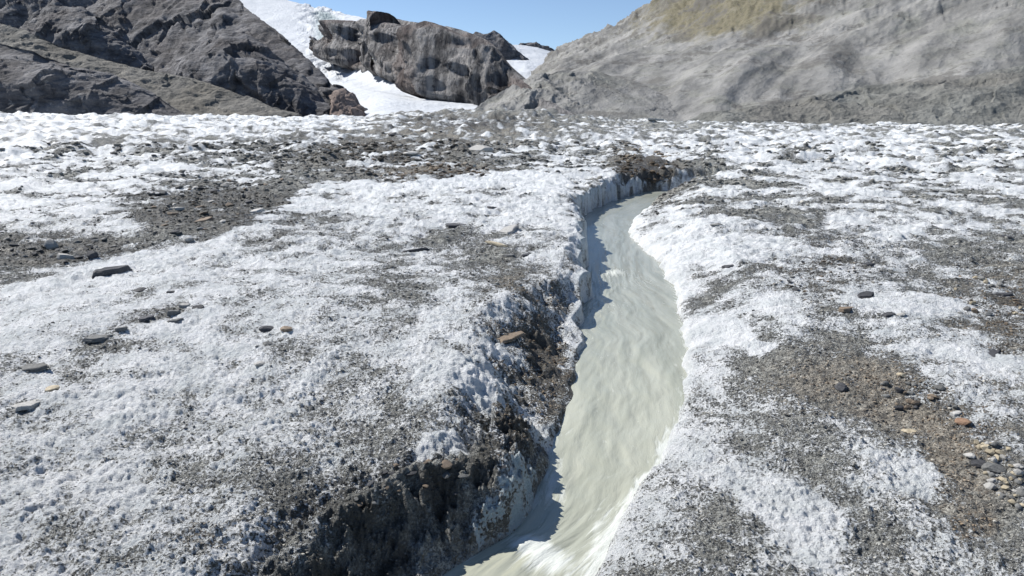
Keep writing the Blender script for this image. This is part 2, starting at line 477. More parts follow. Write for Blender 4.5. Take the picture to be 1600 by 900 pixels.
RIMPX = [(330, 960), (400, 890), (440, 850), (490, 795), (560, 765), (620, 742), (685, 722), (730, 702), (758, 670), (772, 620)]
RIM = wobble(densify(np.array([solve(a, b, 1.0) for a, b in RIMPX]), 90), .12, 17)
_k = int(np.interp(10, range(len(LT)), LT) * (len(LD) - 1))
HOLLOW = np.vstack([RIM, LD[:_k][::-1]])
def surface(x, y, full=True):
    """glacier surface height and its attributes"""
    r = np.hypot(x, y)
    b = base_h(x, y)
    und = 0.13 * fbm2(x / 4.2, y / 4.2, 2, 1) + 0.06 * fbm2(x / 1.3, y / 1.3, 3, 5)
    und = und + 0.28 * fbm2(x / 9, y / 9, 4, 9) * sstep(18, 50, r)
    und = und + 1.25 * np.abs(fbm2(x / 11, y / 11, 5, 15, 0.6)) * sstep(50, 95, r) * np.exp(-((x / np.maximum(y, 1) + 0.0) / 0.17) ** 2)
    b = b + und
    b = b + 0.20 * (2 * np.abs(fbm2(x / 3.2, y / 3.2, 3, 18, .6)) - .5) * sstep(25, 50, r)
    b = b + 0.35 * fbm2(x / 6, y / 6, 4, 19, .6) * sstep(70, 100, r)
    # image-independent copy of the projected place is only used to look up where debris lies
    px, py = proj(x, y, b)
    px = px + 22 * fbm2(x / 0.9, y / 0.9, 2, 21) * 1.0; py = py + 10 * fbm2(x / 1.7 + 5, y / 1.7, 2, 23)
    dm = dirt_map(px, py) + stroke_map(px, py)
    dm = np.where(y < 1, 0.35, dm)
    near_px = r / 1066.0
    n = 0.30 * fbm2(x / 0.75, y / 0.75, 4, 31, 0.62) + 0.58 * fbm2(x / 2.4, y / 2.6, 4, 37, .7) * sstep(8, 30, r)
    dm = dm - 0.17 * sstep(640, 320, px) * sstep(430, 560, py)
    dm = np.minimum(dm, .62 + .38 * dm)
    n = n + 0.13 * fbm2(x / .28, y / .28, 3, 39, .7) * sstep(20, 8, r)
    dm = dm - .07 * sstep(1080, 1180, px) * sstep(380, 450, py)
    dirt = np.clip(dm * 0.80 + 0.075 + n * 0.85, -0.22, 1.1)
    # lumpy crust: cleaner ice stands proud
    lump = fbm2(x / 0.30, y / 0.30, 4, 41, 0.65)
    lump = lump + .22 * (2 * np.abs(perlin2((x + .05 * lump) / .21, y / .17, 43)) - .4)
    z = b + 0.05 * (0.5 - dirt) + 0.029 * lump * (1.15 - 0.5 * np.clip(dirt, 0, 1))
    z = z + 0.022 * fbm2(x / 0.085, y / 0.085, 3, 47, 0.6) * sstep(16, 6, r)
    z = z + 0.06 * fbm2(x / 0.9, y / 0.9, 3, 51) * sstep(10, 25, r) - 0.085 * np.abs(fbm2(x / 0.8, y / 0.8, 4, 53, .6)) * sstep(9, 18, r)
    # channel
    dL, tL = seg_dist(x, y, LD); dR, tR = seg_dist(x, y, RD)
    ins = inside(x, y, POLY)
    wz = water_z(y)
    hw = L_at([(0, .05), (2.9, .07), (4, .26), (5.6, .28), (6.4, .13), (8, .08), (9, .08), (11, .07), (13, .08), (15, .16), (16, .35), (17, .6), (19, .8), (21, .85), (23, .6), (27, .3)], tL)
    ws = L_at([(0, 1.2), (2, 1.25), (4, 1.35), (6, 1.2), (8, 1.3), (10, 1.5), (12, 1.6), (14.5, 1.3), (16, .6), (18, .3), (21, .25), (23, .5), (27, .6)], tL)
    rough = 0.10 * fbm2(x / 0.45, y / 0.45, 4, 61, 0.6)
    dL2 = np.maximum(dL + rough * 0.9 * np.clip(dL * 4, 0, 1), 0)
    wl = 0.08 + 0.045 * perlin2(tL * 70, tL * 0 + .5, 73)
    hw = hw * (1 + .5 * perlin2(tL * 40, tL * 0 + .5, 74))
    p1 = sstep(0, 1, dL2 / wl); p2 = sstep(0, 1, (dL2 - wl) / ws)
    hl = wz + 0.02 + hw * p1 + np.maximum(z - wz - hw, 0.02) * p2 + rough * 0.7 * sstep(0.1, 0.3, dL) * (1 - p2) * (ws > 0.45)
    # undercut hollow in the left bank near the camera
    hin = inside(x, y, HOLLOW)
    if hin.any():
        dh, _ = seg_dist(x[hin], y[hin], RIM)
        dh = np.maximum(dh + 0.9 * rough[hin] + .07 * fbm2(x[hin] / .12, y[hin] / .12, 3, 67), 0)
        wl_ = wl[hin] if np.ndim(wl) else wl
        fl = wz[hin] + 0.03 + hw[hin] * p1[hin] + 0.10 * np.clip(dL[hin] - .05, 0, 2) * 1.2 + 0.13 * fbm2(x[hin] / .3, y[hin] / .3, 5, 63, .66) * np.clip(dL[hin] * 3, 0, 1)
        k_ = sstep(-0.05, 0.60, dh)
        hl[hin] = fl * k_ + np.maximum(z[hin] + .03, fl) * (1 - k_) + k_ * (1 - k_) * .28 * fbm2(x[hin] / .16, y[hin] / .16, 4, 69, .6)
    hr_w = 0.07 + 0.05 * perlin2(tR * 45, tR * 0, 71)
    dR2 = np.maximum(dR + rough * 0.6 * np.clip(dR * 4, 0, 1), 0)
    wsr = np.interp(tR, [0, .3, .55, .7, .85, 1], [1.6, 1.5, 1.8, 2.4, 1.6, 1.2])
    q1 = sstep(0, 1, dR2 / 0.09); q2 = np.clip(dR2 / wsr, 0, 1) ** 0.75; q2 = q2 * (1 - 0.0)
    hr = wz + 0.02 + hr_w * q1 + np.maximum(z - wz - hr_w, 0.02) * q2
    hr = hr + 0.022 * lump * q1 * (1 - q2) + 0.016 * np.abs(fbm2(x / 0.085, y / 0.085, 3, 47, 0.6)) * sstep(16, 6, r)
    out = np.minimum(np.minimum(hl, hr), np.maximum(z, wz + 0.04))
    out = np.where(ins, wz - 0.28 * np.clip(np.minimum(dL, dR) / 0.12, 0, 1), out)
    if not full: return out
    left_wall = (1 - sstep(0.8, 1.0, p2)) * (dL < dR) * (~ins)
    hollow = left_wall * L_at([(0, 1), (8, 1), (10, .6), (12, 0), (27, 0)], tL) * (p1 > 0.9)
    wet = np.clip(hollow * 0.0, 0, 1)
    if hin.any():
        wet[hin] = np.clip(sstep(-0.02, 0.15, dh) * (0.75 + 1.2 * fbm2(x[hin] / .5, y[hin] / .5, 3, 65)), 0, 1)  # wet mud, plus the hollow's shade put into the colour
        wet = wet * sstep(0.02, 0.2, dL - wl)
    face = (dL < dR) * (~ins) * (1 - sstep(wl, wl + 0.16, dL2))
    blue = face * L_at([(0, 0), (2.8, 0), (3.6, .9), (7, .9), (8, .3), (14, .1), (18, .4), (23, .3), (27, 0)], tL)
    dirt = np.where((face > 0.5) & (hw > .15), dirt * 0.25 + 0.12 + 0.45 * perlin2(tL * 160, out * 5, 81), dirt)
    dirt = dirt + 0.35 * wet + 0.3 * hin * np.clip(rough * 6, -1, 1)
    # washed edge along the right water line
    edge = (dR < dL) * (~ins) * np.exp(-(dR / 0.16) ** 2)
    dirt = dirt - 0.35 * edge
    px, py = proj(x, y, out)
    brown = np.zeros(x.shape)
    for cx, cy, rx, ry, v in BROWN:
        brown += v * np.exp(-(((px - cx) / rx) ** 2 + ((py - cy) / ry) ** 2))
    brown = np.where(y < 1, 0, brown)
    for cx, cy, rx, ry, v in DAMP:
        wet = np.maximum(wet, np.where(y < 1, 0, 1.5 * v * np.exp(-(((px - cx) / rx) ** 2 + ((py - cy) / ry) ** 2)) * (1 + 1.2 * n)))
    return out, dirt, brown, wet, blue

# ------------------------------------------------------------------ ground sheet
def build_ground():
    th_f = np.arange(-44, 44.001, 0.082)
    th_b = np.r_[np.linspace(45.2, 60, 10), np.linspace(64, 296, 50), np.linspace(300, 314.8, 10)]
    th = np.radians(np.r_[th_f, th_b])
    dep = np.radians(np.arange(41.5, 2.6, -0.062))
    dep = np.radians(np.r_[np.arange(41.5, 12, -.062), np.arange(12, 4.2, -.031), np.arange(4.2, 2.5, -.016)])
    r1 = 3.15 / np.tan(dep)
    r2 = [r1[-1]]
    while r2[-1] < 118: r2.append(r2[-1] * (1 + 0.0042))
    r3 = [r2[-1]]
    while r3[-1] < 3500: r3.append(r3[-1] * 1.12)
    rr = np.r_[0.02, 0.4, 0.8, 1.2, 1.6, 2.0, 2.3, 2.6, 2.9, 3.2, r1[r1 > 3.3], r2[1:], r3[1:]]
    Rg, T = np.meshgrid(rr, th, indexing='ij')
    X = Rg * np.sin(T); Y = Rg * np.cos(T)
    sh = X.shape
    z, dirt, brown, wet, blue = [np.asarray(a).reshape(sh) for a in surface(X.ravel(), Y.ravel())]
    P = np.stack([X, Y, z], -1)
    me = mesh_grid('ground', P, closed_u=True)
    attr(me, 'dirt', dirt); attr(me, 'brown', brown); attr(me, 'wet', wet); attr(me, 'blue', blue)
    return link('ground', me, mat_ice_ground(), kind='structure')
ground = build_ground()
ground.data.flip_normals()
print('ground verts', len(ground.data.vertices))

# ------------------------------------------------------------------ water
def build_water():
    n = 520; m = 110
    A = densify(LD, n); B = densify(RD, n)
    # pair the banks by arc length in equal shares of their traced points
    def pair(P, keys, targ):
        return P
    kL = [0, LT[2], LT[5], LT[8], LT[11], LT[14], LT[17], LT[20], LT[23], 1]
    RT = np.array([np.argmin(np.hypot(RD[:, 0] - a, RD[:, 1] - b)) / (len(RD) - 1) for a, b in RW])
    kR = [0, RT[2], RT[4], RT[6], RT[9], RT[11], RT[14], RT[17], RT[19], 1]
    s = np.linspace(0, 9, n)
    # denser where near
    tl = np.interp(s, range(10), kL) * (len(LD) - 1); tr = np.interp(s, range(10), kR) * (len(RD) - 1)
    ii = np.arange(len(LD))
    A = np.stack([np.interp(tl, ii, LD[:, 0]), np.interp(tl, ii, LD[:, 1])], 1)
    B = np.stack([np.interp(tr, ii, RD[:, 0]), np.interp(tr, ii, RD[:, 1])], 1)
    ker = np.hanning(23); ker /= ker.sum()
    for Q in (A, B):
        for c in (0, 1):
            pad = np.r_[[Q[0, c]] * 11, Q[:, c], [Q[-1, c]] * 11]
            Q[:, c] = np.convolve(pad, ker, 'valid')
    t = np.linspace(0, 1, m)
    D = B - A; w = np.linalg.norm(D, axis=1)[:, None]; Dn = D / w
    off = t[None, :] * (w + 0.56) - 0.28
    X = A[:, :1] + Dn[:, :1] * off; Y = A[:, 1:] + Dn[:, 1:] * off
    mid = (A + B) / 2
    arc = np.r_[0, np.cumsum(np.hypot(*np.diff(mid, axis=0).T))]
    S = np.repeat(arc[:, None], m, 1); Tt = off
    amp = np.interp(arc, [0, 6, 14, 26, 40], [1, 1, 0.9, 0.5, 0.2])[:, None] * np.clip(np.minimum(off + .1, w - off + .1) / 0.35, 0.15, 1)
    Z = water_z(Y) + 0.02 + amp * (0.028 * fbm2(S * 0.55, Tt * 1.8, 3, 91) + 0.008 * fbm2(S * 2.2, Tt * 7, 3, 95))
    px, py = proj(X, Y, Z)
    foam = np.zeros(X.shape)
    def blob(cx, cy, rx, ry, v): return v * np.exp(-(((px - cx) / rx) ** 2 + ((py - cy) / ry) ** 2))
    for bdef in [(962, 428, 20, 6, .75), (945, 445, 16, 12, .4), (1000, 445, 30, 10, .3), (820, 850, 24, 12, 1.1), (850, 868, 40, 26, .75), (865, 760, 22, 50, .5), (935, 830, 22, 60, .35),
                 (870, 890, 50, 20, .5), (950, 480, 40, 14, .3), (920, 520, 20, 30, .22), (960, 560, 40, 10, .2), (1040, 700, 20, 40, .35), (740, 880, 20, 10, .15)]:
        foam += blob(*bdef)
    dr = w - off
    foam += 0.75 * np.exp(-(np.maximum(dr, 0) / 0.10) ** 2) * np.interp(py, [300, 450, 640, 720, 880], [.3, .5, .4, .75, .85])
    foam += 0.6 * np.exp(-(np.maximum(dr, 0) / 0.22) ** 2) * np.interp(py, [690, 760, 880], [0, .45, .6])
    foam += 0.45 * np.exp(-(np.maximum(off, 0) / 0.08) ** 2) * np.interp(py, [300, 450, 640, 720, 880], [.2, .3, .5, .8, .2])
    foam = foam + 0.03
    Z = Z + 0.03 * np.clip(foam, 0, 1) * amp + 0.03 * blob(962, 428, 24, 8, 1.0)
    P = np.stack([X, Y, Z], -1)
    me = mesh_grid('water', P)
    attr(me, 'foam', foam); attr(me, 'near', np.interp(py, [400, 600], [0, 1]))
    attr(me, 'flow_s', S); attr(me, 'flow_t', Tt)
    o = link('water', me, mat_water(), kind='structure')
    me.flip_normals()
    return o
water = build_water()

# ------------------------------------------------------------------ mountains: lofted through traced contours, each at its own distance
def loft(name, curves, mat, step=1.5, rows=110, disp=None, ease=None, attrs=None, kind='structure', back=True):
    """curves bottom to top: lists of (px, py, distance); the surface rises through them and falls behind the last"""
    x0 = curves[0][0][0]; x1 = curves[0][-1][0]
    px = np.arange(x0, x1 + step, step)
    C = []
    for c in curves:
        c = np.array(c, float)
        py = np.interp(px, c[:, 0], c[:, 1]); d = np.interp(px, c[:, 0], c[:, 2])
        ax, az = ray(px, py)
        C.append(np.stack([ax * d, d, CAM_Z + az * d], -1))
    if back:
        l = C[-1]; h = l[:, 2] - C[0][:, 2]
        bk = l.copy(); f = 1 + 0.25
        bk[:, 0] *= f; bk[:, 1] *= f; bk[:, 2] = C[0][:, 2] - 0.05 * np.abs(h)
        C.append(bk)
    C = np.array(C)                                   # curves, cols, 3
    k = len(C)
    per = rows
    t = np.linspace(0, k - 1 - (1 if back else 0), per)
    if back: t = np.r_[t, np.linspace(k - 2, k - 1, 14)[1:]]
    i = np.minimum(t.astype(int), k - 2); f = (t - i)[:, None, None]
    im = np.maximum(i - 1, 0); ip = np.minimum(i + 2, k - 1)
    if back: ip = np.where(i + 1 >= k - 2 + 0, np.minimum(i + 1, k - 1), ip); 
    p0, p1, p2, p3 = C[im], C[i], C[i + 1], C[ip]
    m1 = (p2 - p0) * 0.5 * 0.8; m2 = (p3 - p1) * 0.5 * 0.8
    P = (2 * f ** 3 - 3 * f ** 2 + 1) * p1 + (f ** 3 - 2 * f ** 2 + f) * m1 + (-2 * f ** 3 + 3 * f ** 2) * p2 + (f ** 3 - f ** 2) * m2
    if disp is not None:
        du = np.gradient(P, axis=1); dv = np.gradient(P, axis=0)
        nr = np.cross(du, dv); nr /= np.linalg.norm(nr, axis=-1, keepdims=True) + 1e-9
        TOPT[0] = k - 1 - (1 if back else 0)
        P = P + nr * disp(P, t[:, None])[..., None]
    me = mesh_grid(name, P)
    if attrs:
        for a, fn in attrs.items(): attr(me, a, fn(P, t[:, None]) + np.zeros(P.shape[:2]))
    return link(name, me, mat, kind=kind)

TOPT = [2.0]
def rockdisp(amp, s, seed, st=(1, 1, 2.2), ridged=0.6, octs=6, gain=.52, dref=300.0, fac=0.0):
    def fn(P, t):
        a = fbm3(P, s, octs, seed, gain, False, st); b = fbm3(P, s * 0.8, octs, seed + 50, gain, True, st) - 0.25
        if fac:
            Q = P + (s * .12) * fbm3(P, s * .35, 3, seed + 90)[..., None]
            a = a * (1 - fac) + fac * (facet3(Q, s * .55, seed, st) + .28 * facet3(Q, s * .2, seed + 3, st) + .07 * facet3(Q, s * .08, seed + 5, st))
        k = np.clip(P[..., 1] / dref, 0.3, 1.3)
        top = 1 - 0.65 * sstep(t.max() * 0.0 + TOPT[0] - 0.35, TOPT[0], t)
        return amp * k * top * sstep(-0.1, 0.35, t) * ((1 - ridged) * a + ridged * b)
    return fn

M_dark = mat_rock('shaded_crag_rock', (0.036, 0.036, 0.041), (0.20, 0.197, 0.205), (0.12, 0.105, 0.10), 9, (1, 1, 2.5), .8, lit_spots=.4)  # albedo lowered for the mountain's shade, pale spots painted as sunlit bits
M_ledge = mat_rock('scree_ledge', (0.10, 0.098, 0.09), (0.22, 0.21, 0.19), (0.17, 0.15, 0.115), 6, (1, 1, 1), .8)
def mat_cliff():
    s = NT('cliff_rock')
    n1 = s.noise(.16, 8, .7, s.map((1, .2, .16))); n2 = s.noise(.35, 7, .7, s.map((1, .3, .6))); n3 = s.noise(.02, 4, .5)
    col = s.mix(s.rng(n1, .38, .62), (.06, .06, .065), (.42, .405, .395))
    col = s.mix(s.rng(n3, .5, .62, 0, .6), col, s.mix(n1, (.06, .045, .04), (.26, .19, .165)))
    col = s.mix(s.rng(n2, .52, .64, 0, .8), col, (.035, .035, .04))
    return s.done(col, .85, s.bump(s.math('MULTIPLY_ADD', n2, -.6, n1), 1.0, 9.0), .2)
M_cliff = mat_cliff()
M_scree = mat_rock('scree_slope_debris', (0.27, 0.26, 0.245), (0.37, 0.355, 0.33), (0.32, 0.29, 0.25), 14, (1, 1, 1), .55)
M_ochre = mat_rock('ochre_turf_slope', (0.24, 0.205, 0.14), (0.37, 0.31, 0.21), (0.27, 0.26, 0.18), 14, (1, 1, 1), .6)
M_mor = mat_rock('moraine_gravel', (0.12, 0.122, 0.113), (0.235, 0.237, 0.22), (0.19, 0.178, 0.16), 5, (1, 1, 1), .8)
M_snow = mat_snow('glacier_snow', scale=14)

# back wall of the left mountain
loft('mountain_left', [
    [(-420, 215, 330), (0, 215, 320), (300, 215, 300), (480, 215, 280), (600, 200, 262), (640, 205, 258)],
    [(-420, 60, 420), (0, 90, 400), (200, 110, 380), (300, 112, 350), (420, 125, 320), (480, 135, 300), (530, 160, 278), (560, 182, 268), (640, 205, 262)],
    [(-420, -180, 560), (0, -110, 520), (200, -50, 480), (330, -25, 440), (370, -1, 425), (405, 30, 400), (435, 55, 380), (475, 92, 345), (510, 122, 315), (535, 145, 300), (552, 168, 282), (568, 186, 270), (640, 205, 266)],
], M_dark, step=1.6, rows=220, disp=rockdisp(13, 62, 3, (1.1, 1.8, 1.3), .3, 6, .48, 400, .7))
# buttress in front of it
loft('rock_buttress', [
    [(255, 200, 262), (300, 200, 250), (400, 200, 240), (500, 200, 240), (545, 195, 245)],
    [(255, 150, 275), (275, 108, 272), (300, 95, 266), (350, 85, 258), (400, 92, 256), (445, 118, 256), (488, 150, 256), (530, 190, 250), (545, 194, 250)],
    [(255, 140, 300), (270, 108, 300), (290, 88, 298), (315, 66, 296), (350, 50, 294), (385, 54, 292), (415, 72, 290), (448, 100, 284), (485, 130, 275), (512, 162, 264), (530, 188, 258), (545, 192, 258)],
], M_dark, step=1.4, rows=110, disp=rockdisp(7, 32, 13, (1, 2, 2.2), .35, 6, .48, 300, .65))
# upper left crag
loft('rock_crag', [
    [(30, 150, 300), (120, 150, 296), (240, 150, 290)],
    [(30, 60, 310), (60, 40, 308), (110, 45, 306), (160, 62, 304), (240, 110, 300)],
    [(30, 50, 330), (50, 20, 330), (75, 6, 330), (105, 12, 328), (130, 14, 326), (165, 38, 322), (200, 70, 318), (240, 105, 312)],
], M_dark, step=1.4, rows=80, disp=rockdisp(7, 32, 23, (1, 2, 1.6), .35, 6, .48, 300, .65))
# sloping scree ledge running down to the right
loft('scree_ledge', [
    [(-420, 200, 195), (0, 200, 190), (250, 200, 190), (470, 190, 195)],
    [(-420, 60, 230), (0, 95, 225), (100, 110, 222), (250, 140, 218), (380, 160, 212), (470, 182, 202)],
    [(-420, 0, 250), (0, 35, 245), (35, 45, 242), (60, 57, 240), (110, 78, 238), (180, 97, 236), (240, 112, 232), (300, 122, 228), (350, 138, 222), (400, 155, 216), (440, 174, 208), (470, 186, 204)],
], M_ledge, step=1.6, rows=110, disp=rockdisp(2.4, 22, 33, (1, 1, 1), .35, 6, .6, 250, .4))
# dark broken rock at the foot, far left
loft('rock_outcrop', [
    [(-420, 200, 160), (0, 200, 158), (180, 200, 158), (290, 190, 160)],
    [(-420, 110, 168), (0, 120, 166), (60, 128, 166), (120, 134, 166), (180, 146, 166), (240, 160, 165), (290, 182, 163)],
    [(-420, 60, 185), (0, 66, 182), (50, 76, 180), (90, 92, 180), (120, 106, 179), (160, 112, 178), (200, 128, 176), (250, 150, 172), (290, 178, 168)],
], M_dark, step=1.4, rows=110, disp=rockdisp(5, 24, 43, (1.6, 1.6, .8), .35, 6, .48, 200, .65))
# reddish toe at the right end of the left mountain
loft('rock_toe', [
    [(515, 190, 232), (550, 190, 230), (600, 190, 232)],
    [(515, 160, 238), (530, 154, 238), (550, 162, 238), (575, 189, 236), (600, 190, 236)],
    [(515, 150, 246), (525, 140, 246), (540, 138, 246), (554, 148, 245), (564, 165, 242), (576, 186, 239), (600, 194, 238)],
], mat_rock('reddish_rock', (0.17, 0.13, 0.115), (0.30, 0.24, 0.21), (0.28, 0.20, 0.16), 4, (1, 1, 1)), step=1, rows=60, disp=rockdisp(2.4, 10, 53, (1,1,2), .4, 6, .5, 250, .6))

# glacier tongue that comes down from the snowfield
def TD(py): return 165 + (185 - np.clip(py, -60, 185)) * 5.0
def tongue_disp(P, t):
    a = 1.8 * fbm3(P, 80, 3, 71, .4) * sstep(0.1, 0.7, t)
    fall = np.exp(-(((P[..., 0] / P[..., 1]) + 0.262) / 0.028) ** 2) * sstep(1.0, 1.35, t)
    return a + fall * 4.5 * fbm3(P, 26, 4, 75, .55, True, (1, 1, 3))
tc = []
TOPX0 = [350, 400, 440, 480, 520, 560, 600, 650, 720, 800, 900, 960]
TOPX = list(range(350, 961, 10))
for ys in ([188, 188, 188, 188, 188, 188, 188, 188, 188, 190, 192, 192],
           [120, 120, 120, 122, 128, 138, 148, 158, 168, 177, 186, 190],
           [60, 60, 64, 74, 88, 105, 122, 138, 154, 172, 184, 188],
           [-30, -10, -3, 8, 17, 26, 36, 50, 130, 165, 182, 186]):
    ys = list(np.interp(TOPX, TOPX0, ys))
    tc.append([(x, y, TD(y) + 40 * (y < 60) + 190 * (1 - float(sstep(480, 620, x)))) for x, y in zip(TOPX, ys)])
loft('glacier_tongue', tc, M_snow, step=1.0, rows=260, disp=tongue_disp,
     attrs={'grey': lambda P, t: np.exp(-(((P[..., 0] / P[..., 1]) + 0.255) / 0.028) ** 2) * sstep(1.7, 2.2, t) * (1 - sstep(2.75, 2.95, t)) * 0.75})

# central cliff
CB = np.array([(496, 76), (515, 80), (537, 88), (586, 110), (627, 118), (657, 139), (699, 154), (740, 163), (777, 167), (819, 173), (867, 180), (900, 184)], float)
def TDX(x, y): return TD(y) + 190 * (1 - float(sstep(480, 620, x)))
CX = list(range(492, 906, 9))
cb = [(x, float(np.interp(x, CB[:, 0], CB[:, 1], left=45)) + 16, TDX(x, float(np.interp(x, CB[:, 0], CB[:, 1], left=45))) + 6) for x in CX]
CT = np.array([(492, 108), (506, 98), (518, 84), (530, 66), (541, 50), (552, 39), (563, 32), (600, 29), (650, 35), (700, 44), (735, 52), (755, 60), (775, 74), (800, 105), (850, 148), (900, 179)], float)
ctp = [(x, float(np.interp(x, CT[:, 0], CT[:, 1]))) for x in CX]
def cliff_disp(P, t):
    p = 800 + F * P[..., 0] / P[..., 1]
    # pillars: gentle sunlit left flank, steep shaded right flank
    g = 0
    wob = 16 * fbm3(P, 50, 4, 191)
    for a, b, h in ((500, 545, .5), (530, 592, .8), (595, 655, .75), (640, 668, .3), (668, 742, 1.25), (742, 790, .4), (750, 775, .15), (790, 850, .5)):
        u = (p + wob - a) / (b - a)
        g = g + h * np.where((u > 0) & (u < 1), sstep(0, .68, u) * (1 - sstep(.68, 1, u)), 0)
    env = sstep(0, .6, t) * (1 - sstep(1.7, 2.6, t) * .95)
    k = P[..., 1] / 500 * sstep(488, 540, p + 0 * wob)
    env = env * sstep(488, 530, p)
    pw = p + .6 * wob
    g = g + .16 * (1 - 2.2 * np.abs(perlin2(pw / 17, t * 1.1 + 0 * p, 201))) + .07 * (1 - 2 * np.abs(perlin2(pw / 6.5, t * 2.2 + 0 * p, 203)))
    P = P * np.array([1, .15, 1])
    k = k * (1 - .85 * sstep(760, 830, p))
    return k * 27 * g * env + sstep(480, 525, p) * (1 - .93 * sstep(1.6, 2.5, t)) * (1 - .8 * sstep(770, 830, p)) * rockdisp(20, 42, 103, (.6, 1, 2.6), .6, 7, .6, 500, .45)(P, t)
def cmid(f, dd): return [(x, b[1] * (1 - f) + c[1] * f, b[2] + dd * b[2] / 400) for x, b, c in zip(CX, cb, ctp)]
loft('rock_cliff', [cb, cmid(.4, 6), cmid(.8, 26), [(x, c[1], b[2] * 1.15) for x, b, c in zip(CX, cb, ctp)]],
     M_cliff, step=0.9, rows=220, disp=cliff_disp)
# cap behind it
loft('rock_peak', [
    [(730, 130, 900), (820, 130, 900), (850, 130, 900)],
    [(730, 66, 930), (750, 58, 930), (780, 62, 930), (800, 80, 930), (850, 110, 930)],
    [(730, 58, 960), (745, 53, 960), (765, 54, 960), (785, 58, 960), (796, 68, 960), (806, 80, 960), (825, 105, 960), (850, 118, 960)],
], M_dark, step=1, rows=50, disp=rockdisp(8, 60, 123, dref=900))
# distant snowfield and dark rim
loft('snowfield', [
    [(740, 190, 520), (820, 190, 520), (920, 190, 520)],
    [(740, 120, 760), (820, 112, 780), (920, 120, 780)],
    [(740, 72, 1150), (800, 70, 1180), (815, 71, 1200), (840, 74, 1200), (860, 80, 1200), (885, 92, 1200), (920, 105, 1200)],
], M_snow, step=1.5, rows=70, disp=rockdisp(4, 90, 133, ridged=.2), attrs={'grey': lambda P, t: t * 0})
loft('rock_rim', [
    [(800, 110, 1300), (840, 110, 1300), (900, 110, 1300)],
    [(800, 80, 1310), (815, 70, 1310), (840, 72, 1310), (870, 84, 1310), (900, 100, 1310)],
    [(800, 76, 1330), (812, 66, 1330), (830, 66, 1330), (845, 70, 1330), (855, 73, 1330), (868, 80, 1330), (880, 89, 1330), (900, 98, 1330)],
], M_dark, step=1, rows=30, disp=rockdisp(8, 50, 143))

def mat_scree():
    s = NT('scree_and_turf')
    och = s.attr('ochre')
    n1 = s.noise(0.07, 7, 0.6); n2 = s.noise(0.5, 6, 0.7); sx = s.n.new('ShaderNodeSeparateXYZ'); s.put(sx.inputs[0], s.co)
    cx = s.n.new('ShaderNodeCombineXYZ')
    s.put(cx.inputs[0], s.math('MULTIPLY', s.math('MULTIPLY_ADD', sx.outputs[2], .5, sx.outputs[0]), .03))
    s.put(cx.inputs[1], s.math('MULTIPLY', sx.outputs[1], .02))
    s.put(cx.inputs[2], s.math('MULTIPLY', s.math('MULTIPLY_ADD', sx.outputs[0], -.5, sx.outputs[2]), .16))
    st = s.noise(1.0, 8, 0.66, cx.outputs[0]); n4 = s.noise(2.2, 4, .7)
    col = s.mix(s.rng(st, 0.35, 0.65), (0.15, 0.15, 0.145), (0.275, 0.272, 0.262))
    col = s.mix(s.rng(n1, 0.45, 0.7, 0, .5), col, (0.25, 0.255, 0.215))
    o = s.mix(s.rng(n2, .3, .7), (0.115, 0.11, 0.075), (0.21, 0.185, 0.125))
    col = s.mix(s.rng(s.math('ADD', och, s.math('MULTIPLY', s.math('SUBTRACT', n1, .5), 1.8)), .35, .9), col, o)
    col = s.mix(s.rng(n2, .54, .68, 0, .5), col, (0.12, 0.115, 0.105))
    col = s.mix(s.rng(n4, .60, .70, 0, .6), col, (0.46, 0.45, 0.43))
    n5 = s.noise(0.035, 8, 0.75)
    col = s.mix(s.rng(s.math('MULTIPLY_ADD', n2, .25, n5), .64, .72, 0, .75), col, (0.12, 0.115, 0.11))
    h = s.math('ADD', s.math('MULTIPLY_ADD', n2, .4, st), s.math('MULTIPLY', n4, .12))
    return s.done(col, .9, s.bump(h, .6, 2.6), .15)
M_slope = mat_scree()
# dark rock apron between cliff and scree
loft('rock_apron', [
    [(735, 190, 205), (800, 190, 200), (900, 190, 196), (1000, 192, 192), (1110, 200, 190)],
    [(735, 178, 215), (780, 155, 225), (820, 145, 228), (900, 142, 232), (1000, 162, 225), (1110, 199, 205)],
    [(735, 172, 232), (765, 149, 245), (785, 135, 250), (805, 127, 255), (850, 114, 262), (880, 109, 268), (940, 112, 270), (1000, 128, 262), (1060, 160, 240), (1110, 198, 215)],
], M_slope, step=1.1, rows=120,
    disp=lambda P, t: rockdisp(5, 28, 153, (1, 2, 1.8), .5, 6, .52, 250, .4)(P, t) * (.3 + .7 * sstep(960, 860, 800 + F * P[..., 0] / P[..., 1])))

